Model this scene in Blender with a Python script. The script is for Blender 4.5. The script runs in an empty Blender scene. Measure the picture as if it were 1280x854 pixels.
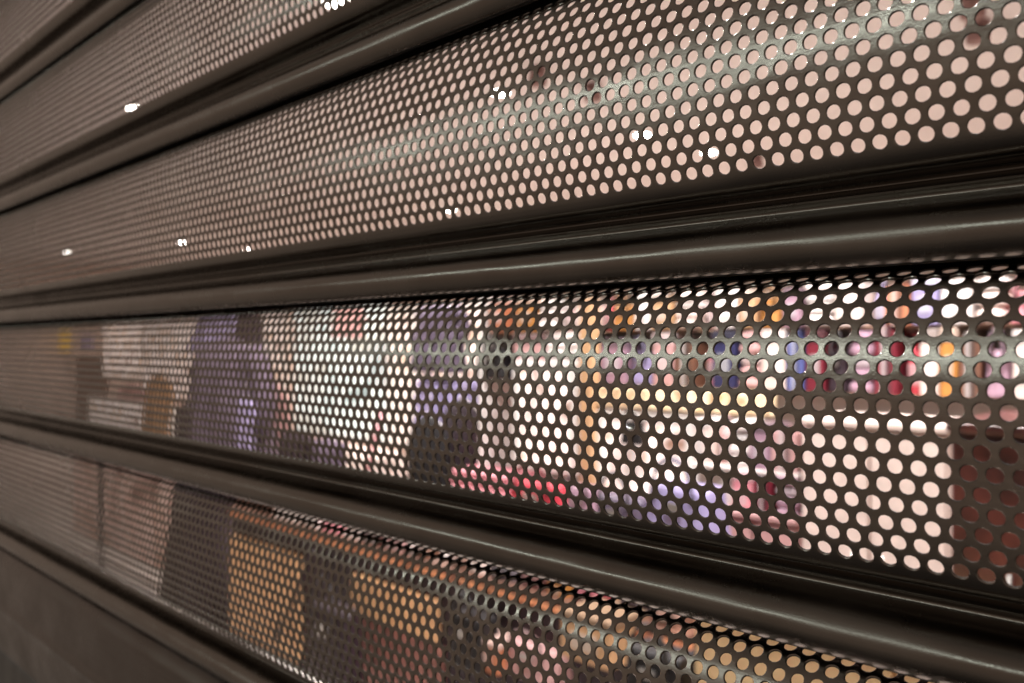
import bpy, math, random
import numpy as np
from mathutils import Vector
random.seed(7)
S = bpy.context.scene
C = S.collection
R = math.radians
# ------------------------------------------------------------------ camera
D = 0.1645                        # camera stands 16 cm in front of the shutter
FPX = 1070.0                      # focal length in pixels of a 1280 px wide frame
AX = math.atan(1062 / FPX)        # angle between the view axis and the slats
fwd = Vector((-math.cos(AX), math.sin(AX), 0)); rgt = Vector((math.sin(AX), math.cos(AX), 0))
cam = bpy.data.cameras.new('camera'); camo = bpy.data.objects.new('camera', cam); C.objects.link(camo)
camo.location = (0, -D, 0)
camo.rotation_euler = (R(90), 0, math.pi / 2 - AX)
cam.sensor_width = 36; cam.lens = FPX / 1280 * 36
cam.shift_y = 5 / 1280
cam.clip_start = 0.01; cam.clip_end = 100
cam.dof.use_dof = True; cam.dof.focus_distance = 0.185; cam.dof.aperture_fstop = 20
S.camera = camo
# ------------------------------------------------------------------ world: the dim passage in front of the shutter
w = bpy.data.worlds.new('World'); S.world = w; w.use_nodes = True
nt = w.node_tree; bg = nt.nodes['Background']
tc = nt.nodes.new('ShaderNodeTexCoord'); sx = nt.nodes.new('ShaderNodeSeparateXYZ')
rp = nt.nodes.new('ShaderNodeValToRGB'); mr = nt.nodes.new('ShaderNodeMapRange')
mr.inputs['From Min'].default_value = -1; mr.inputs['From Max'].default_value = 1
nt.links.new(tc.outputs['Generated'], sx.inputs[0]); nt.links.new(sx.outputs['Z'], mr.inputs[0])
nt.links.new(mr.outputs[0], rp.inputs[0]); nt.links.new(rp.outputs[0], bg.inputs[0])
E = rp.color_ramp.elements
E[0].position = 0.0; E[0].color = (.035, .03, .026, 1)
E[1].position = 1.0; E[1].color = (.05, .045, .04, 1)
for pos, col in ((.10, (.07, .06, .052, 1)), (.24, (.22, .18, .148, 1)), (.40, (.33, .255, .205, 1)), (.60, (.40, .30, .24, 1)), (.78, (.34, .265, .215, 1)), (.93, (.20, .17, .145, 1))):
    e = E.new(pos); e.color = col
bg.inputs[1].default_value = .88
S.view_settings.view_transform = 'Standard'; S.view_settings.look = 'None'
S.view_settings.exposure = 0; S.view_settings.gamma = 1
S.cycles.max_bounces = 8; S.cycles.diffuse_bounces = 4; S.cycles.glossy_bounces = 4
S.cycles.use_denoising = True; S.cycles.sample_clamp_indirect = 4

def tag(o, label=None, cat=None, group=None, kind=None):
    if label: o['label'] = label
    if cat: o['category'] = cat
    if group: o['group'] = group
    if kind: o['kind'] = kind
    return o
def lamp(name, kind, loc, energy, color, target=None, **kw):
    l = bpy.data.lights.new(name, kind); l.energy = energy; l.color = color
    for k, v in kw.items(): setattr(l, k, v)
    o = bpy.data.objects.new(name, l); C.objects.link(o); o.location = loc
    if target is not None:
        o.rotation_euler = (Vector(target) - Vector(loc)).to_track_quat('-Z', 'Y').to_euler()
    return o
# the strip light of the passage that draws the bright line along every slat
FL = lamp('passage_strip_light', 'AREA', (-1.5, -1.7, 0.62), 6.0, (.84, 1.0, .95), (-1.6, 0, 0), shape='RECTANGLE', size=2.3, size_y=.035)

# ------------------------------------------------------------------ pixel -> place helpers (1280x854 frame)
def at(px, py, Z):
    return Vector((0, -D, 0)) + (fwd + rgt * ((px - 640) / FPX) + Vector((0, 0, (432 - py) / FPX))) * Z
def depth(px, Y):
    return (Y + D) / (math.cos(AX) * 0 + (fwd + rgt * ((px - 640) / FPX)).y)
def on(px, py, Y):
    return at(px, py, depth(px, Y))

# ------------------------------------------------------------------ materials
def mat(name, col, rough=.6, metal=0, emit=None, noise=0, scale=20, bump=0, spec=.5):
    m = bpy.data.materials.new(name); m.use_nodes = True
    n = m.node_tree; b = n.nodes['Principled BSDF']
    b.inputs['Base Color'].default_value = (*col, 1); b.inputs['Roughness'].default_value = rough
    b.inputs['Metallic'].default_value = metal; b.inputs['Specular IOR Level'].default_value = spec
    if emit:
        b.inputs['Emission Color'].default_value = (*emit[0], 1); b.inputs['Emission Strength'].default_value = emit[1]
    if noise or bump:
        t = n.nodes.new('ShaderNodeTexCoord'); x = n.nodes.new('ShaderNodeTexNoise'); x.inputs['Scale'].default_value = scale
        x.inputs['Detail'].default_value = 4
        n.links.new(t.outputs['Object'], x.inputs[0])
        if noise:
            r = n.nodes.new('ShaderNodeValToRGB'); r.color_ramp.elements[0].position = .3; r.color_ramp.elements[1].position = .7
            r.color_ramp.elements[0].color = (*[c * (1 - noise) for c in col], 1)
            r.color_ramp.elements[1].color = (*[min(.92, c * (1 + noise)) for c in col], 1)
            n.links.new(x.outputs[0], r.inputs[0]); n.links.new(r.outputs[0], b.inputs['Base Color'])
        if bump:
            k = n.nodes.new('ShaderNodeBump'); k.inputs['Strength'].default_value = bump; k.inputs['Distance'].default_value = .01
            n.links.new(x.outputs[0], k.inputs['Height']); n.links.new(k.outputs[0], b.inputs['Normal'])
    return m

def slat_metal(name, base, rough):
    m = bpy.data.materials.new(name); m.use_nodes = True
    n = m.node_tree; b = n.nodes['Principled BSDF']; L = n.links
    b.inputs['Metallic'].default_value = 1.0
    t = n.nodes.new('ShaderNodeTexCoord')
    # rolling lines drawn out along the slat
    mp = n.nodes.new('ShaderNodeMapping'); mp.inputs['Scale'].default_value = (6, 900, 900)
    st = n.nodes.new('ShaderNodeTexNoise'); st.inputs['Scale'].default_value = 1; st.inputs['Detail'].default_value = 3
    L.new(t.outputs['Object'], mp.inputs[0]); L.new(mp.outputs[0], st.inputs[0])
    # smudges
    sm = n.nodes.new('ShaderNodeTexNoise'); sm.inputs['Scale'].default_value = 26; sm.inputs['Detail'].default_value = 6; sm.inputs['Roughness'].default_value = .65
    L.new(t.outputs['Object'], sm.inputs[0])
    # dust grains
    du = n.nodes.new('ShaderNodeTexNoise'); du.inputs['Scale'].default_value = 2600; du.inputs['Detail'].default_value = 2
    L.new(t.outputs['Object'], du.inputs[0])
    r1 = n.nodes.new('ShaderNodeMapRange'); r1.inputs['To Min'].default_value = rough - .06; r1.inputs['To Max'].default_value = rough + .17
    r1.inputs['From Min'].default_value = .3; r1.inputs['From Max'].default_value = .7
    L.new(sm.outputs[0], r1.inputs[0]); L.new(r1.outputs[0], b.inputs['Roughness'])
    cr = n.nodes.new('ShaderNodeValToRGB'); cr.color_ramp.elements[0].position = .25; cr.color_ramp.elements[1].position = .75
    cr.color_ramp.elements[0].color = (*[c * .75 for c in base], 1); cr.color_ramp.elements[1].color = (*[c * 1.2 for c in base], 1)
    ad = n.nodes.new('ShaderNodeMath'); ad.operation = 'ADD'; mu = n.nodes.new('ShaderNodeMath'); mu.operation = 'MULTIPLY'; mu.inputs[1].default_value = .5
    L.new(st.outputs[0], ad.inputs[0]); L.new(sm.outputs[0], ad.inputs[1]); L.new(ad.outputs[0], mu.inputs[0])
    L.new(mu.outputs[0], cr.inputs[0]); L.new(cr.outputs[0], b.inputs['Base Color'])
    a2 = n.nodes.new('ShaderNodeMath'); a2.operation = 'ADD'
    L.new(st.outputs[0], a2.inputs[0]); L.new(du.outputs[0], a2.inputs[1])
    bp = n.nodes.new('ShaderNodeBump'); bp.inputs['Strength'].default_value = .35; bp.inputs['Distance'].default_value = .00006
    wv = n.nodes.new('ShaderNodeTexNoise'); wv.inputs['Scale'].default_value = 1; wv.inputs['Detail'].default_value = 2
    mw = n.nodes.new('ShaderNodeMapping'); mw.inputs['Scale'].default_value = (28, 60, 60); L.new(t.outputs['Object'], mw.inputs[0]); L.new(mw.outputs[0], wv.inputs[0])
    b2 = n.nodes.new('ShaderNodeBump'); b2.inputs['Strength'].default_value = .5; b2.inputs['Distance'].default_value = .0011
    L.new(wv.outputs[0], b2.inputs['Height']); L.new(b2.outputs[0], bp.inputs['Normal'])
    L.new(a2.outputs[0], bp.inputs['Height']); L.new(bp.outputs[0], b.inputs['Normal'])
    return m
M_slat = slat_metal('perforated_slat_metal', (.205, .18, .158), .17)
M_curl = slat_metal('curl_metal', (.165, .146, .128), .20)
M_rail = slat_metal('bottom_rail_metal', (.10, .085, .074), .27)
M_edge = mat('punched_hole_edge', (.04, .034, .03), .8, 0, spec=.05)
M_gap = mat('painted_seam_shade', (.012, .011, .010), .7, 0, spec=.15)  # near-black colour standing in for the shade in the slat seams
M_rub = mat('black_rubber', (.05, .047, .042), .5, noise=.4, scale=60)

# ------------------------------------------------------------------ mesh helpers
def link_mesh(name, me, m=None, parent=None):
    if m is not None and not me.materials: me.materials.append(m)
    o = bpy.data.objects.new(name, me); C.objects.link(o)
    if parent is not None: o.parent = parent
    return o
def empty(name, loc, rz=0):
    o = bpy.data.objects.new(name, None); C.objects.link(o); o.location = loc; o.rotation_euler = (0, 0, rz); o.empty_display_size = .05
    return o
class MB:
    def __init__(s): s.v = []; s.f = []; s.smooth = []
    def grid(s, rows, closed=False, capa=False, capb=False, smooth=True):
        b = len(s.v); n = len(rows[0])
        for r in rows: s.v += [tuple(p) for p in r]
        for i in range(len(rows) - 1):
            for j in range(n if closed else n - 1):
                k = (j + 1) % n
                s.f.append((b + i * n + j, b + i * n + k, b + (i + 1) * n + k, b + (i + 1) * n + j)); s.smooth.append(smooth)
        if capa: s.f.append(tuple(b + j for j in range(n))[::-1]); s.smooth.append(False)
        if capb: s.f.append(tuple(b + (len(rows) - 1) * n + j for j in range(n))); s.smooth.append(False)
        return s
    def box(s, x0, x1, y0, y1, z0, z1, ch=.004):
        ch = min(ch, (x1 - x0) * .3, (y1 - y0) * .3, (z1 - z0) * .3)
        def ring(z, i):
            a, b, c, d, q = x0 + i, x1 - i, y0 + i, y1 - i, ch
            return [(a + q, c, z), (b - q, c, z), (b, c + q, z), (b, d - q, z), (b - q, d, z), (a + q, d, z), (a, d - q, z), (a, c + q, z)]
        s.grid([ring(z0, ch), ring(z0 + ch, 0), ring(z1 - ch, 0), ring(z1, ch)], True, True, True, smooth=False)
        return s
    def lathe(s, prof, c=(0, 0, 0), n=20, sx=1, sy=1):
        rows = [[(c[0] + r * sx * math.cos(2 * math.pi * k / n), c[1] + r * sy * math.sin(2 * math.pi * k / n), c[2] + z) for k in range(n)] for r, z in prof]
        s.grid(rows, True, True, True); return s
    def tube(s, pts, r, n=8):
        P = [Vector(p) for p in pts]; rows = []
        for i, p in enumerate(P):
            t = (P[min(i + 1, len(P) - 1)] - P[max(i - 1, 0)]).normalized()
            a = t.cross(Vector((0, 0, 1)) if abs(t.z) < .9 else Vector((1, 0, 0))).normalized(); b = t.cross(a)
            rows.append([p + (a * math.cos(2 * math.pi * k / n) + b * math.sin(2 * math.pi * k / n)) * r for k in range(n)])
        s.grid(rows, True, True, True); return s
    def build(s, name, m, parent=None):
        me = bpy.data.meshes.new(name); me.from_pydata(s.v, [], s.f)
        me.polygons.foreach_set('use_smooth', s.smooth); me.update()
        import bmesh
        b = bmesh.new(); b.from_mesh(me); bmesh.ops.recalc_face_normals(b, faces=b.faces); b.to_mesh(me); b.free()
        return link_mesh(name, me, m, parent)

# ------------------------------------------------------------------ the roller shutter
MM = .001
PITCH = 76.0; PH = 4.05; RS = 3.51; NR = 17
T0, T1 = -1150.0, 190.0
TH = .52; RH = 1.41; CH = .15
# tilt of the sheet from the vertical at each hole row (degrees, + = facing up)
ang_s = np.array([-1.0, 0, .5, 1.5, 2.5, 3.5, 4.5, 5.5, 6.5, 7.5, 8.5, 9.5, 10.5, 11.5, 12.5, 13.5, 14.5, 15.5, 16.5, 17.2, 17.8, 18.3, 18.8, 19.3, 20.2])
ang_v = np.array([76, 74, 70, 57, 41, 27, 17.5, 13, 10, 7, 4.5, 2, 0, -2, -4, -5.5, -7, -9.5, -14, -21, -33, -50, -70, -87, -92.])
ss = np.linspace(-1, 20.2, 2121)
th = np.radians(np.interp(ss, ang_s, ang_v))
k5 = np.ones(61) / 61; th = np.convolve(np.pad(th, 30, 'edge'), k5, 'valid')
dh = np.cos(th) * RS * (ss[1] - ss[0]); du = np.sin(th) * RS * (ss[1] - ss[0])
hh = np.concatenate([[0], np.cumsum(dh[:-1])]); uu = np.concatenate([[0], np.cumsum(du[:-1])])
i11 = np.argmin(abs(ss - 11)); hh = hh - hh[i11] + 17.93; uu = uu - uu[i11] + 8.9
def prof(s):                                   # s in rows -> h (down), u (out), tilt
    return np.interp(s, ss, hh), np.interp(s, ss, uu), np.interp(s, ss, th)
def surf(t, s, dep):                           # depth below the outer face
    h, u, a = prof(s)
    nh, nu = -np.sin(a), np.cos(a)             # normal in (h,u)
    return np.stack([t, -(u - nu * dep), -(h - nh * dep)], -1) * MM, np.stack([np.zeros_like(t), -nu, -nh], -1)
def perforated_mesh(name):
    ncol = int((T1 - T0) / PH)
    # 16 boundary offsets matched to 16 ring points, counter-clockwise
    q, r = .5, .5
    bo = [(q, 0), (q, .25), (q, .5), (.25, .5), (0, .5), (-.25, .5), (-q, .5), (-q, .25), (-q, 0), (-q, -.25), (-q, -.5), (-.25, -.5), (0, -.5), (.25, -.5), (q, -.5), (q, -.25)]
    bo = np.array(bo)
    phi = np.arctan2(bo[:, 1] * RS, bo[:, 0] * PH)
    cols, rows = np.meshgrid(np.arange(ncol), np.arange(1, NR + 1))
    tc_ = (T0 + (cols + .5 * (rows % 2) + .5) * PH).ravel(); sc_ = rows.ravel().astype(float)
    n = len(tc_)
    rg = np.random.default_rng(3); jr = 1 + rg.normal(0, .012, (n, 1)); jt = rg.normal(0, .022, (n, 1)); js = rg.normal(0, .022, (n, 1)) / RS
    wob = 1 + rg.normal(0, .006, (n, 16))
    def ring(rad, dep):
        t = tc_[:, None] + jt + rad * jr * wob * np.cos(phi)[None]; s = sc_[:, None] + js + rad * jr * wob * np.sin(phi)[None] / RS
        return surf(t, s, dep)
    tb = tc_[:, None] + bo[None, :, 0] * PH; sb = sc_[:, None] + bo[None, :, 1]
    V = []; N = []; F = []; base = 0
    def add(p, nn):
        nonlocal base
        V.append(p.reshape(-1, 3)); N.append(nn.reshape(-1, 3)); b = base; base += p.reshape(-1, 3).shape[0]; return b
    rad_t = np.cos(phi)[None, :, None] * np.array([1., 0, 0]) * np.ones((n, 1, 1))
    def radial():                              # direction from the wall to the hole's axis
        h, u, a = prof(sc_); down = np.stack([np.zeros(n), -np.sin(a), -np.cos(a)], -1)
        return -(rad_t + np.sin(phi)[None, :, None] * down[:, None, :])
    def quads(b0, b1, flip=False):
        k = np.arange(n)[:, None] * 16; j = np.arange(16)[None]; j2 = (j + 1) % 16
        f = np.stack([b0 + k + j, b1 + k + j, b1 + k + j2, b0 + k + j2], -1).reshape(-1, 4)
        F.append(f[:, ::-1] if flip else f)
    RD = radial()
    pf, nf = surf(tb, sb, 0.0); A = add(pf, nf)
    p1, n1 = ring(RH + CH, 0.0); B = add(p1, n1); quads(A, B)
    nc = n1 + RD * 1.0; nc /= np.linalg.norm(nc, axis=-1, keepdims=True)
    B2 = add(p1, nc); p2, _ = ring(RH, CH * .9); C2 = add(p2, nc); quads(B2, C2)
    Cw = add(p2, RD); p3, n3 = ring(RH, TH); Dw = add(p3, RD); nw0 = sum(len(x) for x in F); quads(Cw, Dw); nw1 = sum(len(x) for x in F)
    E2 = add(p3, -n3); pb, nb = surf(tb, sb, TH); G = add(pb, -nb); quads(E2, G)
    # solid margins above the first and below the last row, and their backs
    def strip(s0, s1, k, dep, sign):
        svals = np.linspace(s0, s1, k)
        ta = np.array([T0, T1 + PH]); t, s = np.meshgrid(ta, svals)
        p, nn = surf(t, s, dep); b = add(p, nn * sign)
        f = [(b + 2 * i, b + 2 * i + 1, b + 2 * i + 3, b + 2 * i + 2) for i in range(k - 1)]
        F.append(np.array(f))
    for a, b_, k in ((-.9, .5, 10), (NR + .5, 19.7, 26)):
        strip(a, b_, k, 0, 1); strip(a, b_, k, TH, -1)
    # hidden hook that rises behind the joint of the slat above
    h0, u0, _ = [float(x) for x in prof(np.array([-.9]))]
    hk = [(h0, u0), (h0 - .8, u0 - 1.0), (h0 - 2.2, -5.2), (-20, -5.6), (-26, -5.6), (-30, -5.4)]
    for (ha, ua), (hb, ub) in zip(hk[:-1], hk[1:]):
        L_ = math.hypot(hb - ha, ub - ua); nh, nu = (ub - ua) / L_, -(hb - ha) / L_
        for dep, sg in ((0, 1), (TH, -1)):
            pp = np.array([[t * MM, -(u_ - nu * dep) * MM, -(h_ - nh * dep) * MM] for (h_, u_) in ((ha, ua), (hb, ub)) for t in (T0, T1 + PH)])
            b = add(pp, np.tile(np.array([[0, -nu, -nh]]) * sg, (4, 1))); F.append(np.array([(b, b + 1, b + 3, b + 2)]))
    V = np.concatenate(V); N = np.concatenate(N); F = np.concatenate(F).astype(np.int32)
    N /= np.linalg.norm(N, axis=-1, keepdims=True)
    # make winding agree with the wanted normals
    fn = np.cross(V[F[:, 1]] - V[F[:, 0]], V[F[:, 2]] - V[F[:, 0]])
    bad = (fn * N[F[:, 0]]).sum(-1) < 0
    F[bad] = F[bad][:, ::-1]
    me = bpy.data.meshes.new(name)
    me.vertices.add(len(V)); me.vertices.foreach_set('co', V.astype(np.float32).ravel())
    me.loops.add(len(F) * 4); me.loops.foreach_set('vertex_index', F.ravel())
    me.polygons.add(len(F)); me.polygons.foreach_set('loop_start', np.arange(len(F), dtype=np.int32) * 4)
    me.polygons.foreach_set('use_smooth', np.ones(len(F), dtype=bool))
    mi = np.zeros(len(F), dtype=np.int32); mi[nw0:nw1] = 1; zc_ = V[F].mean(1)[:, 2]; mi[(zc_ > 15.0 * MM) ] = 2  # top strip and hook take the painted seam shade
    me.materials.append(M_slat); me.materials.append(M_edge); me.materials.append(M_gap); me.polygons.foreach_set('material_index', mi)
    me.update(calc_edges=True); me.validate()
    me.normals_split_custom_set_from_vertices(N.astype(np.float32).tolist())
    return me
def sheet_mesh(name, pts, thick, sub=4, t0=T0, t1=T1 + PH):
    """bent sheet drawn along the slat: pts are (h,u) control points, smoothed"""
    P = np.array(pts, float)
    d = np.concatenate([[0], np.cumsum(np.linalg.norm(np.diff(P, axis=0), axis=1))])
    q = np.linspace(0, d[-1], (len(P) - 1) * sub + 1)
    # Catmull-Rom through the points
    out = []
    for x in q:
        i = min(len(P) - 2, max(0, np.searchsorted(d, x, 'right') - 1)); t = (x - d[i]) / (d[i + 1] - d[i])
        p0 = P[i - 1] if i > 0 else 2 * P[i] - P[i + 1]; p3 = P[i + 2] if i + 2 < len(P) else 2 * P[i + 1] - P[i]
        p1, p2 = P[i], P[i + 1]
        out.append(.5 * ((2 * p1) + (-p0 + p2) * t + (2 * p0 - 5 * p1 + 4 * p2 - p3) * t * t + (-p0 + 3 * p1 - 3 * p2 + p3) * t ** 3))
    O = np.array(out); tg = np.gradient(O, axis=0); tg /= np.linalg.norm(tg, axis=1, keepdims=True)
    nn = np.stack([-tg[:, 1], tg[:, 0]], 1)    # (h,u): going down -> outward
    I = O - nn * thick
    loop = np.concatenate([O, I[::-1]])
    m = MB(); xs = (t0, t1)
    m.grid([[(x * MM, -u * MM, -h * MM) for h, u in loop] for x in xs], True, True, True)
    me = bpy.data.meshes.new(name); me.from_pydata(m.v, [], m.f)
    me.polygons.foreach_set('use_smooth', m.smooth)
    import bmesh
    b = bmesh.new(); b.from_mesh(me); bmesh.ops.recalc_face_normals(b, faces=b.faces)
    for e in b.edges:
        if len(e.link_faces) == 2 and e.calc_face_angle(0) > R(50): e.smooth = False
    b.to_mesh(me); b.free()
    return me
hE, uE, _ = [float(x) for x in prof(np.array([19.7]))[:3]]
curl_pts = [(hE - .15, uE + .2), (hE - .1, uE - .8), (hE + .1, -2.8), (hE + 1.0, -4.0), (45.6, -3.3), (46.5, -2.5), (47.4, -3.5), (48.0, -3.8), (48.7, -3.4),
            (49.4, -2.0), (50.1, -.2), (51.2, 1.8), (52.7, 3.4), (54.6, 4.4), (56.6, 4.5), (58.4, 3.9), (59.9, 2.8), (60.9, 1.5), (61.0, .6), (60.4, -.1)]
me_slat = perforated_mesh('slat')
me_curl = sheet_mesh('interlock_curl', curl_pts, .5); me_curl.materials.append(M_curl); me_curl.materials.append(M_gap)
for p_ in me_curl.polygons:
    if p_.center.z < -60.7 * MM and len(p_.vertices) == 4: p_.material_index = 1  # curl's lower lip painted dark as seam shade
shutter = empty('roller_shutter', ((T0 + T1) / 2 * MM, 0, -.20))
tag(shutter, 'dark metal roller shutter of convex perforated slats closed across the shop front', 'roller shutter')
base_off = Vector(((T0 + T1) / 2 * MM, 0, -.20))
ROWLAB = {1: 'perforated slat showing the amber counter through its holes'}
for k in range(-9, 2):
    s = link_mesh('slat', me_slat, None, shutter); s.location = Vector((((k * 37) % 11 - 5) * .35 * MM, 0, -k * PITCH * MM + ((k * 13) % 5 - 2) * .05 * MM)) - base_off
    c = link_mesh('interlock_curl', me_curl, None, s)
# solid bottom rail with its rubber lip
rail_pts = [(-16.5, -4.5), (-15, -2.5), (-13.2, .2), (-11, 2.6), (-8, 4.4), (-4, 5.2), (4, 5.9), (12, 6.5), (16, 6.9), (18.5, 8.0), (20.5, 8.4), (22.5, 7.6), (25, 7.1), (32, 6.6), (40, 5.6), (48, 4.0), (52, 2.9), (54, 2.1), (55, .8), (55, -1.0)]
me = sheet_mesh('bottom_rail', rail_pts, 1.2)
rl = link_mesh('bottom_rail', me, M_rail, shutter); rl.location = Vector((0, 0, -2 * PITCH * MM)) - base_off
rl['label'] = 'solid unperforated bottom rail of the shutter'
me = sheet_mesh('rubber_seal', [(56.3, -1.5), (57.5, .0), (62, 1.0), (74, 1.4), (90, 1.0), (104, .4), (108, -.8)], 3)
rb = link_mesh('rubber_seal', me, M_rub, rl)

# ------------------------------------------------------------------ the shop behind the shutter
FZ, CZ, BY, LX, RX = -1.6, 1.5, 7.6, -17.0, 3.2
def col(h):
    h = h.lstrip('#'); v = [int(h[i:i + 2], 16) / 255 for i in (0, 2, 4)]
    return tuple((x / 12.92 if x < .04045 else ((x + .055) / 1.055) ** 2.4) for x in v)
M_floor = mat('pale_shop_floor', col('#cabfb9'), .45, noise=.06, scale=3)
M_ceil = mat('pink_plaster_ceiling', col('#f1ebea'), .9, noise=.08, scale=.55)
M_wall = mat('warm_plaster_wall', col('#e6cfc4'), .85, noise=.03, scale=2)
def slab(name, x0, x1, y0, y1, z0, z1, m):
    o = MB().box(x0, x1, y0, y1, z0, z1, .001).build(name, m); return tag(o, kind='structure')
slab('floor', LX, RX, .12, BY, FZ - .1, FZ, M_floor)
slab('ceiling', LX, RX, .12, BY, CZ, CZ + .1, M_ceil)
wb = slab('wall_back', LX, RX, BY, BY + .1, FZ - .1, CZ + .1, M_wall)
slab('wall_left', LX - .1, LX, .12, BY, FZ - .1, CZ + .1, M_wall)
slab('wall_right', RX, RX + .1, .12, BY, FZ - .1, CZ + .1, M_wall)

LAMPE = 165
M_lens = mat('lamp_lens', (1, 1, 1), .5, emit=((1, .93, .86), 40))
M_trim = mat('white_metal_trim', (.8, .8, .78), .4)
def downlight(p, where, k, r=.055):
    t = empty('ceiling_downlight', p); tag(t, 'lit white ceiling downlight, ' + where, 'ceiling light', 'recessed downlights in the shop ceiling')
    MB().lathe([(r * 1.25, 0), (r * 1.3, -.006), (r * 1.05, -.008), (r, -.002)]).build('trim_ring', M_trim, t)
    MB().lathe([(r * .95, -.004), (r * .9, -.009), (.001, -.011)]).build('lens', M_lens, t)
    l = lamp('downlight_beam', 'SPOT', (0, 0, -.03), LAMPE * k, (1, .955, .94) if p.x > -3.2 else (1, .90, .82)); l.parent = t
    l.data.spot_size = R(160); l.data.spot_blend = .6; l.data.shadow_soft_size = .05
spots = [(625, 115, 'left of the centre of the long upper slat'), (886, 190, 'brightest and lowest one on the right'), (803, 168, 'just left of the brightest one'),
         (563, 262, 'above the dark purple top'), (227, 303, 'far left, over the lavender coat'), (85, 315, 'farthest left of all'),
         (170, 135, 'seen through the second slat from the top, the left one'), (222, 118, 'seen through the second slat from the top, the right one'),
         (420, 2, 'at the top edge of the view'), (310, 312, 'far back, small, right of the far left pair'),
         (1500, -560, 'added unseen beyond the upper right corner'), (1080, -640, 'added unseen above the view on the right'), (640, -560, 'added unseen above the middle of the view')]  # last three are added out of view to brighten the shelf fronts
for px, py, wh in spots:
    Z = (CZ - .004) * FPX / (432 - py)
    p = at(px, py, Z)
    downlight(p, wh, 1.15 if p.x > -5 else 1.0 if p.x > -8 else .85)

# --- builders of goods
def garment(name, cat, label, c, px0, px1, py0, py1, Y, sleeves=True, flare=1.15, group=None, hang=True):
    a = on(px0, py0, Y); b = on(px1, py1, Y); W_ = abs(b.x - a.x) / 2; H = a.z - on((px0 + px1) / 2, py1, Y).z; cx = (a.x + b.x) / 2
    top = on((px0 + px1) / 2, py0, Y).z
    t = empty(name, (cx, Y, top - H)); tag(t, label, cat, group)
    m = mat(name + '_cloth', c, .85, noise=.25, scale=14, bump=.3)
    bm = MB(); rows = []; n = 40; rv = random.Random(int(px0 * 7 + py0))
    ph = [rv.uniform(0, 6.28) for _ in range(4)]
    for i in range(26):
        v = i / 25
        wd = W_ * (.22 + .63 * min(1, v / .10) ** .6) if v < .10 else W_ * (.85 - .13 * math.sin((v - .1) / .35 * math.pi) if v < .45 else .85 + (flare - 1) * .9 * (v - .45) / .55)
        dp = W_ * (.14 + .22 * min(1, v / .15) + .12 * v)
        rows.append([(wd * math.cos(q) * (1 + .05 * v * math.sin(9 * q + ph[0])), dp * math.sin(q) * (1 + .30 * v * math.sin(7 * q + ph[1]) + .18 * v * math.sin(13 * q + ph[2])), H * (1 - v) + .012 * math.sin(5 * q + ph[3]) * v) for q in [2 * math.pi * k / n for k in range(n)]])
    bm.grid(rows, True, True, True); bm.build('body', m, t)
    if sleeves:
        for s in (-1, 1):
            sm = MB(); sm.tube([(s * W_ * .72, 0, H * .93), (s * W_ * .92, .01, H * .80), (s * W_ * .98, .02, H * .62), (s * W_ * .95, -.01, H * .42)], W_ * .15, 12); sm.build('sleeve', m, t)
    if hang:
        hg = MB(); hg.tube([(-W_ * .6, 0, H * .96), (0, 0, H * 1.01), (W_ * .6, 0, H * .96)], .006)
        hg.tube([(0, 0, H * 1.0), (0, 0, H + .05), (.02, 0, H + .08), (.0, 0, H + .10)], .003); hg.build('hanger', M_steel, t)
    return t
M_steel = mat('brushed_steel', (.55, .54, .52), .35, 1)
M_white = mat('white_lacquer', (.78, .75, .72), .5)
M_cream = mat('cream_lacquer', col('#e9d6c8'), .55)
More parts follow.
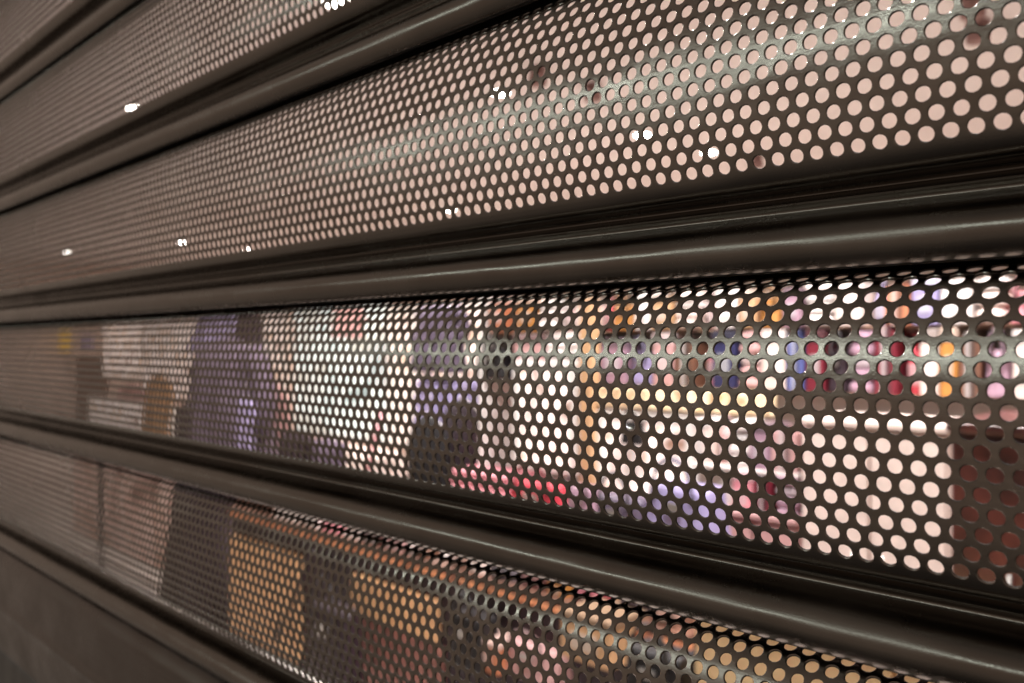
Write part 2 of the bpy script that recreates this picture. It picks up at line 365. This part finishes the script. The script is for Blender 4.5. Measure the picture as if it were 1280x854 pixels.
def rect_prism(name, label, cat, c, px0, px1, py0, py1, Y, depth_=.05, group=None, kind='plain', m=None):
    """a thing standing at plane Y whose front covers this stretch of the view"""
    a = on(px0, 432, Y).x; b = on(px1, 432, Y).x; x0, x1 = min(a, b), max(a, b)
    z1 = on((px0 + px1) / 2, py0, Y).z; z0 = on((px0 + px1) / 2, py1, Y).z
    W_, H = x1 - x0, z1 - z0; m = m or mat(name + '_paint', c, .5, noise=.12, scale=30)
    loc = ((x0 + x1) / 2, Y, z0); hw = W_ / 2
    if kind == 'plain':
        o = MB().box(-hw, hw, 0, depth_, 0, H, .004).build(name, m); o.location = loc; return tag(o, label, cat, group)
    t = empty(name, loc); tag(t, label, cat, group)
    dk = mat(name + '_detail', tuple(min(.85, x * .35 + .02) for x in c), .5); lt = mat(name + '_label', tuple(min(.7, x * .5 + .28) for x in c), .6)
    if kind == 'box':
        MB().box(-hw, hw, 0, depth_, 0, H * .8, .003).build('carton', m, t); MB().box(-hw * 1.04, hw * 1.04, -.002, depth_ + .002, H * .8, H, .003).build('lid', lt if random.random() < .5 else dk, t)
        MB().box(-hw * .55, hw * .5, -.0035, .001, H * .25, H * .6, .001).build('paper_label', lt, t)
    elif kind == 'bottle':
        r = hw * .9; MB().lathe([(r * .9, 0), (r, .01 * H), (r, H * .55), (r * .8, H * .68), (r * .35, H * .76), (r * .33, H * .86)], (0, depth_ / 2, 0)).build('body', m, t)
        MB().lathe([(r * .42, H * .85), (r * .42, H * .99), (r * .3, H)], (0, depth_ / 2, 0)).build('cap', dk, t); MB().lathe([(r * 1.01, H * .15), (r * 1.015, H * .2), (r * 1.015, H * .45), (r * 1.01, H * .5)], (0, depth_ / 2, 0)).build('wrap_label', lt, t)
    elif kind == 'bag':
        bm = MB(); rows = []; n = 28
        for i in range(10):
            v = i / 9; f = (1 - .28 * v) if v < .9 else .6; e = .35
            rows.append([(math.copysign(abs(math.cos(q)) ** e, math.cos(q)) * hw * (1 - .15 * v), depth_ / 2 + math.copysign(abs(math.sin(q)) ** e, math.sin(q)) * depth_ / 2 * f, v * H * .68) for q in [2 * math.pi * k / n for k in range(n)]])
        bm.grid(rows, True, True, True); bm.build('bag_body', m, t)
        MB().tube([(-hw * .55, 0, H * .5)] + [(-hw * .55 * math.cos(q), 0, H * .64 + H * .34 * math.sin(q)) for q in [math.pi * k / 10 for k in range(11)]] + [(hw * .55, 0, H * .5)], .006).build('handle', dk, t)
        MB().box(-hw * .25, hw * .25, -.006, .004, H * .42, H * .52, .001).build('clasp', M_steel, t)
    elif kind == 'books':
        k = 0; x = -hw; i = 0
        m2 = [m, lt, dk]
        bw = max(.012, W_ / 4)
        while x < hw - bw * .5:
            MB().box(x, x + bw * .92, .0, depth_, 0, H * (.86 + .14 * ((i * 7) % 3) / 2), .001).build('volume', m2[i % 3], t); x += bw; i += 1
    elif kind == 'folded':
        k = max(2, int(H / .03)); 
        for i in range(k):
            z = H * i / k; q = H / k
            MB().box(-hw * (1 - .04 * (i % 2)), hw * (1 - .05 * ((i + 1) % 2)), .004 * (i % 3), depth_, z + .001, z + q - .001, q * .35).build('folded_piece', (m, lt, dk)[(i * 2) % 3] if i % 4 == 2 else m, t)
    elif kind == 'frame':
        b_ = min(.03, hw * .2); MB().box(-hw + b_, hw - b_, .006, depth_ * .7, b_, H - b_, .001).build('panel', m, t)
        f = MB(); f.box(-hw, -hw + b_, 0, depth_, 0, H); f.box(hw - b_, hw, 0, depth_, 0, H); f.box(-hw + b_, hw - b_, 0, depth_, 0, b_); f.box(-hw + b_, hw - b_, 0, depth_, H - b_, H); f.build('frame', M_white, t)
    elif kind == 'cabinet':
        MB().box(-hw, hw, .02, depth_, .06, H - .02, .004).build('carcass', m, t); MB().box(-hw * 1.02, hw * 1.02, -.01, depth_ + .01, H - .02, H, .004).build('top_board', m, t)
        MB().box(-hw * .94, hw * .94, .05, depth_ - .02, 0, .06, .003).build('plinth', dk, t)
        nd = 2
        for i in range(nd):
            x0_, x1_ = -hw * .97 + i * hw * .97, i * hw * .97 - (.004 if i == 0 else 0)
            if i: x0_ += .004
            d_ = MB().box(x0_, x1_, .0, .019, .07, H - .03, .003).build('door', m, t)
            hx = x1_ - .03 if i == 0 else x0_ + .03
            MB().tube([(hx, -.012, H * .6), (hx, -.012, H * .75)], .004).build('handle', M_steel, d_)
    return t
P = dict(cream='#e0cdc4', white='#e9dfda', tan='#c8a078', amber='#b07838', orange='#c07a58', red='#b83444', pink='#d88a94', mauve='#a08090', maroon='#6a1828', dark='#2a1c24',
         navy='#28284e', blue='#565f98', lav='#968cb4', purple='#605466', brown='#6a4838', grey='#8a8684', yellow='#e0c89c', black='#131012', rose='#c49a98', redbrown='#4e2824', green='#6e7a50')
P = {k: col(v) for k, v in P.items()}

def glow_print(name, cols, strength, scale):
    m = bpy.data.materials.new(name); m.use_nodes = True; n = m.node_tree; b = n.nodes['Principled BSDF']
    t = n.nodes.new('ShaderNodeTexCoord'); x = n.nodes.new('ShaderNodeTexNoise'); x.inputs['Scale'].default_value = scale; x.inputs['Detail'].default_value = 3; x.inputs['Distortion'].default_value = 1.2
    r = n.nodes.new('ShaderNodeValToRGB'); el = r.color_ramp.elements
    while len(el) < len(cols): el.new(.5)
    for i, c in enumerate(cols): el[i].position = .28 + .44 * i / (len(cols) - 1); el[i].color = (*col(c), 1)
    n.links.new(t.outputs['Object'], x.inputs[0]); n.links.new(x.outputs[0], r.inputs[0])
    n.links.new(r.outputs[0], b.inputs['Base Color']); n.links.new(r.outputs[0], b.inputs['Emission Color']); b.inputs['Emission Strength'].default_value = strength
    return m
M_glow_cool = glow_print('cool_glow_print', ('#7f8f90', '#c9d6d4', '#e9f0ee', '#b7b3a8', '#e2ebe8'), .75, 3.2)  # emission added to panels that the shop lamps leave too dim
M_glow_warm = glow_print('warm_glow_print', ('#8c6a5a', '#e0cfc8', '#f4e6e0', '#c6a58c', '#efe2dc'), .65, 5)
M_glow_dim = glow_print('dim_glow_print', ('#7a5a50', '#c4a094', '#d8bcb2', '#b08a78', '#cdb0a4'), .28, 2.5)
ORD = ['first', 'second', 'third', 'fourth', 'fifth', 'sixth', 'seventh', 'eighth', 'ninth', 'tenth', 'eleventh', 'twelfth', 'thirteenth', 'fourteenth', 'fifteenth', 'sixteenth', 'seventeenth', 'eighteenth', 'nineteenth', 'twentieth', 'twenty-first', 'twenty-second', 'twenty-third', 'twenty-fourth', 'twenty-fifth', 'twenty-sixth', 'twenty-seventh', 'twenty-eighth']
NAME = dict(box=('product_box', 'box'), bottle=('bottle', 'bottle'), bag=('handbag', 'handbag'), books=('book_set', 'books'), folded=('folded_stack', 'folded clothes'))
CN = dict(lav='lavender', redbrown='reddish brown', rose='dusty rose')

M_shelf = mat('tan_shelf_laminate', col('#b09078'), .5, noise=.1, scale=8)
# --- shelf wall on the right: three boards of goods, white back
SY = 2.2
xs0, xs1 = on(600, 432, SY).x, on(1400, 432, SY).x
ZB = dict(top=.055, mid=-.135)
u = empty('display_shelf', ((xs0 + xs1) / 2, SY, FZ)); tag(u, 'long white open display shelf full of small colourful goods on the right', 'display shelf')
hx = (xs1 - xs0) / 2
for z in (ZB['top'], ZB['mid'], .31):
    MB().box(-hx, hx, .035, .30, z - FZ - .006, z - FZ - .001, .002).build('shelf_board', M_shelf, u)
MB().box(-hx, hx, .302, .325, .35, .31 - FZ + .0, .003).build('back_panel', M_white, u)
for s in (-1, 1): MB().box(s * hx - .012, s * hx + .012, 0, .30, .0, .31 - FZ - .02, .003).build('side_panel', M_white, u)
def row(items, tier, Yo=.0, dep=.12):
    cnt = {}
    for i, (a, b, top, c, kd) in enumerate(items):
        nm, ct = NAME[kd]; z = ZB[tier]
        px = (a + b) / 2; Yp = SY + Yo; pyb = 432 - z * FPX / depth(px, Yp)
        if tier == 'mid' and i % 4 != 1: top = 432 - (.046 - .02 * random.random() ** 2) * FPX / depth(px, Yp)
        rect_prism(nm, '%s %s, %s from the left on the %s board of the shelf' % (CN.get(c, c), ct, ORD[i], 'upper' if tier == 'top' else 'lower'), ct, P[c], a, b, top, pyb, Yp, dep, 'goods on the display shelf', kd)
row([(612, 630, 372, 'orange', 'box'), (632, 644, 378, 'cream', 'bottle'), (646, 668, 372, 'amber', 'box'), (670, 694, 376, 'white', 'folded'), (696, 716, 380, 'rose', 'bottle'), (718, 742, 374, 'cream', 'box'),
     (744, 760, 372, 'red', 'bottle'), (762, 790, 368, 'amber', 'bag'), (793, 812, 366, 'white', 'box'), (814, 838, 370, 'tan', 'box'), (842, 868, 364, 'cream', 'folded'), (872, 890, 366, 'rose', 'bottle'),
     (894, 920, 362, 'white', 'box'), (924, 944, 364, 'tan', 'box'), (948, 974, 356, 'amber', 'bag'), (978, 1000, 360, 'mauve', 'box'), (1004, 1040, 352, 'white', 'folded'), (1044, 1076, 354, 'cream', 'box'),
     (1082, 1104, 350, 'lav', 'bottle'), (1106, 1136, 352, 'orange', 'books'), (1140, 1172, 348, 'lav', 'box'), (1176, 1214, 350, 'white', 'box'), (1218, 1256, 346, 'cream', 'folded'), (1260, 1300, 344, 'pink', 'bag')], 'top')
row([(600, 626, 432, 'black', 'bag'), (628, 640, 440, 'blue', 'bottle'), (642, 676, 440, 'rose', 'box'), (680, 722, 436, 'white', 'folded'), (726, 746, 412, 'amber', 'bottle'), (750, 782, 424, 'mauve', 'box'),
     (786, 812, 420, 'lav', 'bag'), (816, 840, 424, 'rose', 'box'), (844, 868, 420, 'brown', 'books'), (872, 886, 420, 'pink', 'bottle'), (890, 918, 416, 'navy', 'box'), (922, 948, 418, 'rose', 'folded'),
     (952, 980, 414, 'cream', 'box'), (984, 1004, 412, 'blue', 'books'), (1007, 1030, 410, 'maroon', 'box'), (1033, 1056, 412, 'dark', 'bag'), (1060, 1090, 410, 'mauve', 'folded'), (1094, 1120, 402, 'maroon', 'books'),
     (1124, 1146, 400, 'red', 'bottle'), (1150, 1172, 404, 'cream', 'box'), (1175, 1196, 408, 'amber', 'box'), (1199, 1226, 410, 'brown', 'books'), (1229, 1262, 406, 'mauve', 'bag'), (1266, 1300, 402, 'cream', 'box')], 'mid')
# lower part of the shelf wall
def slabpx(name, label, cat, c, x0, x1, y0, y1, Y, d=.05, kind='plain', group=None, m=None): return rect_prism(name, label, cat, P[c] if isinstance(c, str) else c, x0, x1, y0, y1, Y, d, group, kind, m)
slabpx('drawer_cabinet', 'pale cream two-door cabinet below the goods shelf on the right', 'cabinet', 'cream', 1000, 1184, 526, 1190, 1.95, .24, 'cabinet')
slabpx('drawer_cabinet', 'dark maroon two-door cabinet at the right edge, nearest the shutter', 'cabinet', 'redbrown', 1186, 1420, 532, 1300, 1.35, .3, 'cabinet', m=mat('mottled_maroon_lacquer', col('#4c2622'), .35, noise=.75, scale=14))

# lower left of the shelf wall: rose-coloured goods, bags on a low bench
slabpx('low_shelf_unit', 'low dusky shelf unit between the lavender bag and the pale cabinet', 'shelf unit', 'rose', 890, 996, 640, 1100, 1.96, .3, 'cabinet')
for a_, b_, t_, q_, c_, k_, l_ in ((866, 884, 524, 582, 'cream', 'box', 'cream box, upper left of the pile above the dusky low unit'), (886, 906, 520, 584, 'rose', 'bottle', 'dusty rose bottle beside the cream box, under the yellow strip'), (908, 934, 526, 586, 'white', 'folded', 'short stack of white folded pieces under the yellow strip'),
        (936, 962, 530, 588, 'mauve', 'box', 'mauve box with a lid, upper middle of the pile'), (964, 996, 532, 590, 'rose', 'books', 'row of dusty rose books, upper right of the pile'),
        (892, 914, 588, 645, 'white', 'bottle', 'white bottle, lower left of the pile right of the lavender bag'), (916, 940, 590, 647, 'pink', 'box', 'pink box, lower middle of the pile right of the lavender bag'), (942, 964, 592, 649, 'maroon', 'books', 'maroon books, lower part of the pile'), (966, 994, 594, 651, 'mauve', 'folded', 'mauve folded pieces touching the pale cabinet')):
    slabpx(NAME[k_][0], l_, NAME[k_][1], c_, a_, b_, t_, q_, 1.98 if t_ < 580 else 1.97, .12, k_)
slabpx('shelf_plank', 'thin white plank carrying the upper part of the pile left of the pale cabinet', 'shelf', 'white', 862, 998, 586, 590, 1.975, .14)
slabpx('glow_panel', 'white display panel under the shelf with lavender bags before it', 'framed panel', 'white', 744, 866, 516, 640, 2.15, .04, 'frame', m=M_glow_warm)  # plain display panel, brightened by added emission
slabpx('glow_panel', 'narrow white display panel left of the amber post', 'framed panel', 'white', 640, 720, 452, 590, 2.14, .04, 'frame', m=M_glow_warm)
slabpx('wooden_post', 'upright amber wooden post between the two white panels', 'post', 'tan', 724, 739, 374, 1300, 2.12, .05)
slabpx('handbag', 'small mauve handbag between the red and the deep purple bag', 'handbag', 'mauve', 702, 742, 584, 665, 1.95, .1, 'bag')
slabpx('strip_light', 'long glowing yellow strip box along the lower shelf edge', 'light strip', 'yellow', 735, 965, 486, 514, 2.14, .03, m=glow_print('warm_strip_light', ('#6a4a38', '#e8c890', '#f4e2c0', '#a8825c', '#f0dcb8', '#cfa878'), .5, 9))
slabpx('handbag', 'large lavender handbag on the low bench, right one of two', 'handbag', 'lav', 796, 886, 572, 690, 1.7, .14, 'bag', 'bags on the low bench')
slabpx('handbag', 'deep purple handbag on the low bench, left one of two', 'handbag', 'purple', 735, 800, 590, 690, 1.72, .12, 'bag', 'bags on the low bench')
slabpx('handbag', 'pinkish red handbag low beside the purple bag', 'handbag', 'red', 628, 700, 578, 660, 2.0, .12, 'bag')
slabpx('folded_stack', 'stack of folded pink pieces left of the red bag', 'folded clothes', 'pink', 560, 632, 590, 650, 2.1, .2, 'folded')
slabpx('handbag', 'small black handbag hanging over the white panel', 'handbag', 'black', 774, 800, 514, 556, 2.08, .04, 'bag')
# people-height dress forms and hanging garments on the left
garment('long_skirt', 'skirt', 'long black skirt low at the left, under the dusky purple shirt', P['dark'], 222, 296, 585, 800, 1.9, sleeves=False, flare=1.3)
garment('long_skirt', 'skirt', 'black skirt in the middle of the view, the longer left one of two', P['black'], 506, 566, 520, 860, 2.2, sleeves=False, flare=1.25)
garment('long_skirt', 'skirt', 'charcoal skirt in the middle of the view, right of the longer black one', P['dark'], 548, 612, 500, 800, 2.3, sleeves=False, flare=1.1)
garment('sleeved_shirt', 'shirt', 'narrow orange-red shirt right of the purple one', P['orange'], 618, 634, 372, 432, 2.7, sleeves=False)
slabpx('glow_panel', 'big cool white framed panel in the left middle, the brightest thing there', 'framed panel', 'white', 366, 484, 378, 548, 4.0, .05, 'frame', m=M_glow_cool)
slabpx('glow_panel', 'cream framed panel just right of the big cool white one', 'framed panel', 'cream', 488, 516, 385, 560, 4.2, .05, 'frame', m=M_glow_warm)
slabpx('glow_panel', 'pale pink framed panel left of the tan curtain', 'framed panel', 'white', 128, 180, 402, 472, 5.2, .05, 'frame', m=M_glow_warm)
slabpx('glow_panel', 'warm cream framed panel left of the lavender shirt', 'framed panel', 'cream', 178, 252, 396, 500, 4.6, .05, 'frame', m=M_glow_warm)
slabpx('glow_panel', 'narrow cream framed panel between the lavender shirt and the cool panel', 'framed panel', 'cream', 326, 356, 388, 560, 4.3, .05, 'frame', m=M_glow_warm)
slabpx('glow_panel', 'cream framed panel behind the purple shirt in the middle', 'framed panel', 'cream', 516, 622, 380, 510, 4.0, .05, 'frame', m=M_glow_warm)
slabpx('hanging_sign', 'small yellow sign hanging at the far left', 'sign', 'amber', 62, 86, 412, 440, 5.0, .03, m=mat('sign_yellow', col('#f0c040'), .5, emit=(col('#f0c040'), .6)))  # glow added so the sign shows at the dim far end
slabpx('hanging_sign', 'small lavender sign right of the yellow one', 'sign', 'lav', 100, 114, 418, 436, 5.0, .03)
slabpx('garment_screen', 'brown upholstered screen at the far left end', 'screen', 'brown', -160, 128, 441, 760, 5.3, .1)
slabpx('glow_panel', 'long pale panel low at the left, below the pale pink one', 'framed panel', 'white', 110, 216, 500, 556, 3.6, .04, 'frame', m=M_glow_warm)
slabpx('display_table', 'long brown table front across the left, above the bottom rail', 'table', 'brown', -60, 224, 752, 900, 1.45, .3, 'cabinet')
slabpx('glow_panel', 'wide dim pinkish framed panel low at the left beside the black skirt', 'framed panel', 'cream', 88, 232, 562, 700, 2.1, .05, 'frame', m=M_glow_dim)  # cream front lifted by a faint added glow
slabpx('steel_upright', 'thin dark upright before the dim pinkish panel', 'post', 'dark', 122, 126, 540, 740, 2.0, .02)
M_amber = mat('pale_amber_wood', col('#e8b282'), .5, noise=.25, scale=16)
# amber lit wooden cubes and the counter in the lowest perforated slat
slabpx('product_box', 'orange box before the long counter, left of the rose handbag', 'box', 'orange', 590, 622, 800, 840, 1.42, .15, 'box')
slabpx('handbag', 'rose handbag low in the middle of the lowest perforated slat', 'handbag', 'rose', 620, 694, 790, 850, 1.45, .12, 'bag')
slabpx('product_box', 'amber box right of the rose handbag', 'box', 'tan', 700, 762, 770, 830, 1.4, .14, 'box')
slabpx('sales_counter', 'bright amber wooden counter front at the lower right', 'counter', col('#fbd0a0'), 862, 1500, 790, 1500, 1.2, .1, 'cabinet')

# unlit track spotlights on the ceiling
M_track = mat('dusky_spotlight_metal', col('#8a6a66'), .5)
for px, py, wh in ((672, 96, 'left one of the pair near the lit downlight'), (741, 116, 'right one of the pair near the lit downlight'), (946, 202, 'beside the brightest downlight'), (1222, 40, 'in the upper right corner'), (1216, 8, 'at the top edge on the right')):
    Z = (CZ - .05) * FPX / (432 - py)
    t = empty('track_spotlight', at(px, py, Z)); tag(t, 'unlit dusky ceiling spotlight, ' + wh, 'spotlight', 'unlit ceiling spotlights')
    MB().lathe([(.05, .03), (.05, .045), (.02, .05)]).build('mount', M_track, t)
    MB().lathe([(.042, -.05), (.05, -.045), (.05, .0), (.035, .025), (.012, .03)]).build('head', M_track, t)

# mixed clothes on a rail that break up the left half
mix = [('lav', 250, 294, 392, 440, 3.3, 'small bright lavender shirt hanging at the upper left'), ('purple', 246, 330, 424, 620, 2.9, 'wide dusky purple shirt hanging below the lavender one'),
       ('dark', 222, 246, 505, 620, 2.7, 'narrow dark shirt at the left edge of the dusky purple one'), ('dark', 296, 324, 390, 470, 3.1, 'dark plum shirt hanging right of the lavender one'),
       ('lav', 298, 316, 496, 560, 2.75, 'thin lavender shirt over the lower half of the dusky purple one'), ('rose', 338, 358, 480, 600, 3.3, 'dusty rose shirt at the lower left edge of the cool panel'),
       ('dark', 352, 392, 538, 640, 2.9, 'dark shirt hanging low, left one below the cool panel'), ('purple', 392, 436, 548, 640, 2.9, 'purple shirt hanging low, right one below the cool panel'),
       ('purple', 520, 580, 380, 462, 2.5, 'purple shirt hanging in the middle of the view'), ('lav', 524, 618, 472, 540, 2.55, 'pale lavender shirt hanging low behind the long black skirt'),
       ('rose', 418, 452, 384, 420, 3.6, 'small dusty rose shirt at the top edge of the cool panel'), ('grey', 594, 620, 440, 520, 2.6, 'dark grey shirt hanging just left of the narrow panel'),
       ('cream', 434, 500, 560, 640, 2.7, 'cream shirt hanging low left of the long black skirt'), ('tan', 186, 212, 470, 560, 3.6, 'tan shirt hanging left of the dusky purple one'),
       ('rose', 150, 182, 480, 620, 4.0, 'dusty rose shirt hanging at the far left'), ('white', 640, 676, 384, 446, 2.5, 'small white shirt hanging above the left narrow panel')]
for c, a_, b_, y0, y1, Y_, l_ in mix:
    garment('hanging_shirt', 'shirt', l_, P[c], a_, b_, y0, y1, Y_, group='shirts hanging on the left')
# long display counter low behind the lowest perforated slat
CY = 1.5
def cz(slope): return -slope * (CY + D) / math.sin(math.atan(FPX / 1062)) if 0 else -slope * (CY + D) / .7098
ca, cb = on(286, 432, CY).x, on(858, 432, CY).x
ct = empty('display_counter', ((ca + cb) / 2, CY, FZ)); tag(ct, 'long dark display counter with an orange edge strip and amber fronts, low at the front', 'counter')
hc = (cb - ca) / 2; zt = cz(.284) - FZ
MB().box(-hc, hc, 0, .45, zt - .02, zt, .003).build('counter_top', mat('brown_counter_top', P['brown'], .5, noise=.4, scale=10), ct)
MB().box(-hc, hc, -.004, .03, cz(.300) - FZ, zt - .021, .002).build('edge_strip', glow_print('orange_edge_strip', ('#3a2420', '#b06a48', '#d89468', '#6a4034', '#c87e50'), .25, 16), ct)
MB().box(-hc, hc, .02, .44, .0, cz(.300) - FZ - .002, .004).build('body', mat('dark_counter_body', P['dark'], .6, noise=.3, scale=8), ct)
for a_, b_, s0, s1 in ((288, 374, .332, .50), (440, 546, .330, .385)):
    x0, x1 = on(a_, 432, CY).x - ct.location.x, on(b_, 432, CY).x - ct.location.x
    MB().box(x0, x1, -.006, .019, cz(s1) - FZ, cz(s0) - FZ, .004).build('amber_front', M_amber, ct)
x0, x1 = on(430, 432, CY).x - ct.location.x, on(552, 432, CY).x - ct.location.x
MB().box(x0, x1, -.004, .019, cz(.5) - FZ, cz(.388) - FZ, .004).build('lower_front', mat('mottled_rose_front', col('#8a5a50'), .6, noise=.6, scale=18), ct)
st_ = MB(); a = on(392, 690, CY - .05); b = on(344, 800, CY - .05)
st_.tube([a, b], .008).build('leaning_pole', mat('dark_pole', P['dark'], .5), None)
tag(bpy.data.objects['leaning_pole'], 'thin dark pole leaning across the left amber front', 'pole')
a = on(478, 512, 2.3); b = on(455, 604, 2.3)
st_ = MB(); st_.tube([a, (a + b) / 2 + Vector((.004, 0, 0)), b], .010).build('hanging_strap', mat('pink_strap', P['pink'], .7), None)
tag(bpy.data.objects['hanging_strap'], 'thin pink strap hanging slantwise left of the long black skirt', 'strap')
cnt_items = [(292, 308, .262, 'brown', 'folded'), (312, 336, .258, 'brown', 'folded'), (340, 372, .262, 'white', 'folded'), (376, 396, .255, 'white', 'box'), (400, 424, .264, 'pink', 'folded'), (428, 448, .26, 'white', 'folded'), (452, 476, .262, 'redbrown', 'box'),
             (480, 500, .262, 'rose', 'box'), (504, 532, .268, 'brown', 'books'), (536, 552, .262, 'white', 'bottle'), (558, 580, .262, 'brown', 'bag'), (584, 600, .258, 'cream', 'box'), (606, 640, .262, 'dark', 'bag'),
             (648, 676, .266, 'redbrown', 'folded'), (684, 704, .262, 'amber', 'box'), (710, 744, .262, 'maroon', 'bag'), (750, 764, .262, 'amber', 'bottle'), (770, 800, .262, 'dark', 'folded'), (806, 850, .262, 'brown', 'bag')]
for i, (a_, b_, sl, c, kd) in enumerate(cnt_items):
    nm, cat_ = NAME[kd]; px = (a_ + b_) / 2
    rect_prism(nm, '%s %s, %s from the left on the long dark counter' % (CN.get(c, c), cat_, ORD[i]), cat_, P[c], a_, b_, 432 + sl * (px + 422), 432 + .284 * (px + 422), CY + .02, .12, 'goods on the long counter', kd)
for c, a_, b_, y0, y1, Y_, l_ in (('dark', 380, 428, 720, 850, 1.35, 'dark bag standing between the two amber fronts'), ('black', 770, 850, 780, 900, 1.2, 'large black bag just left of the amber counter'), ('black', 556, 600, 740, 840, 1.4, 'black bag before the counter, left of the rose handbag')):
    slabpx('shoulder_bag', l_, 'bag', c, a_, b_, y0, y1, Y_, .1, 'bag', 'bags standing low at the front')
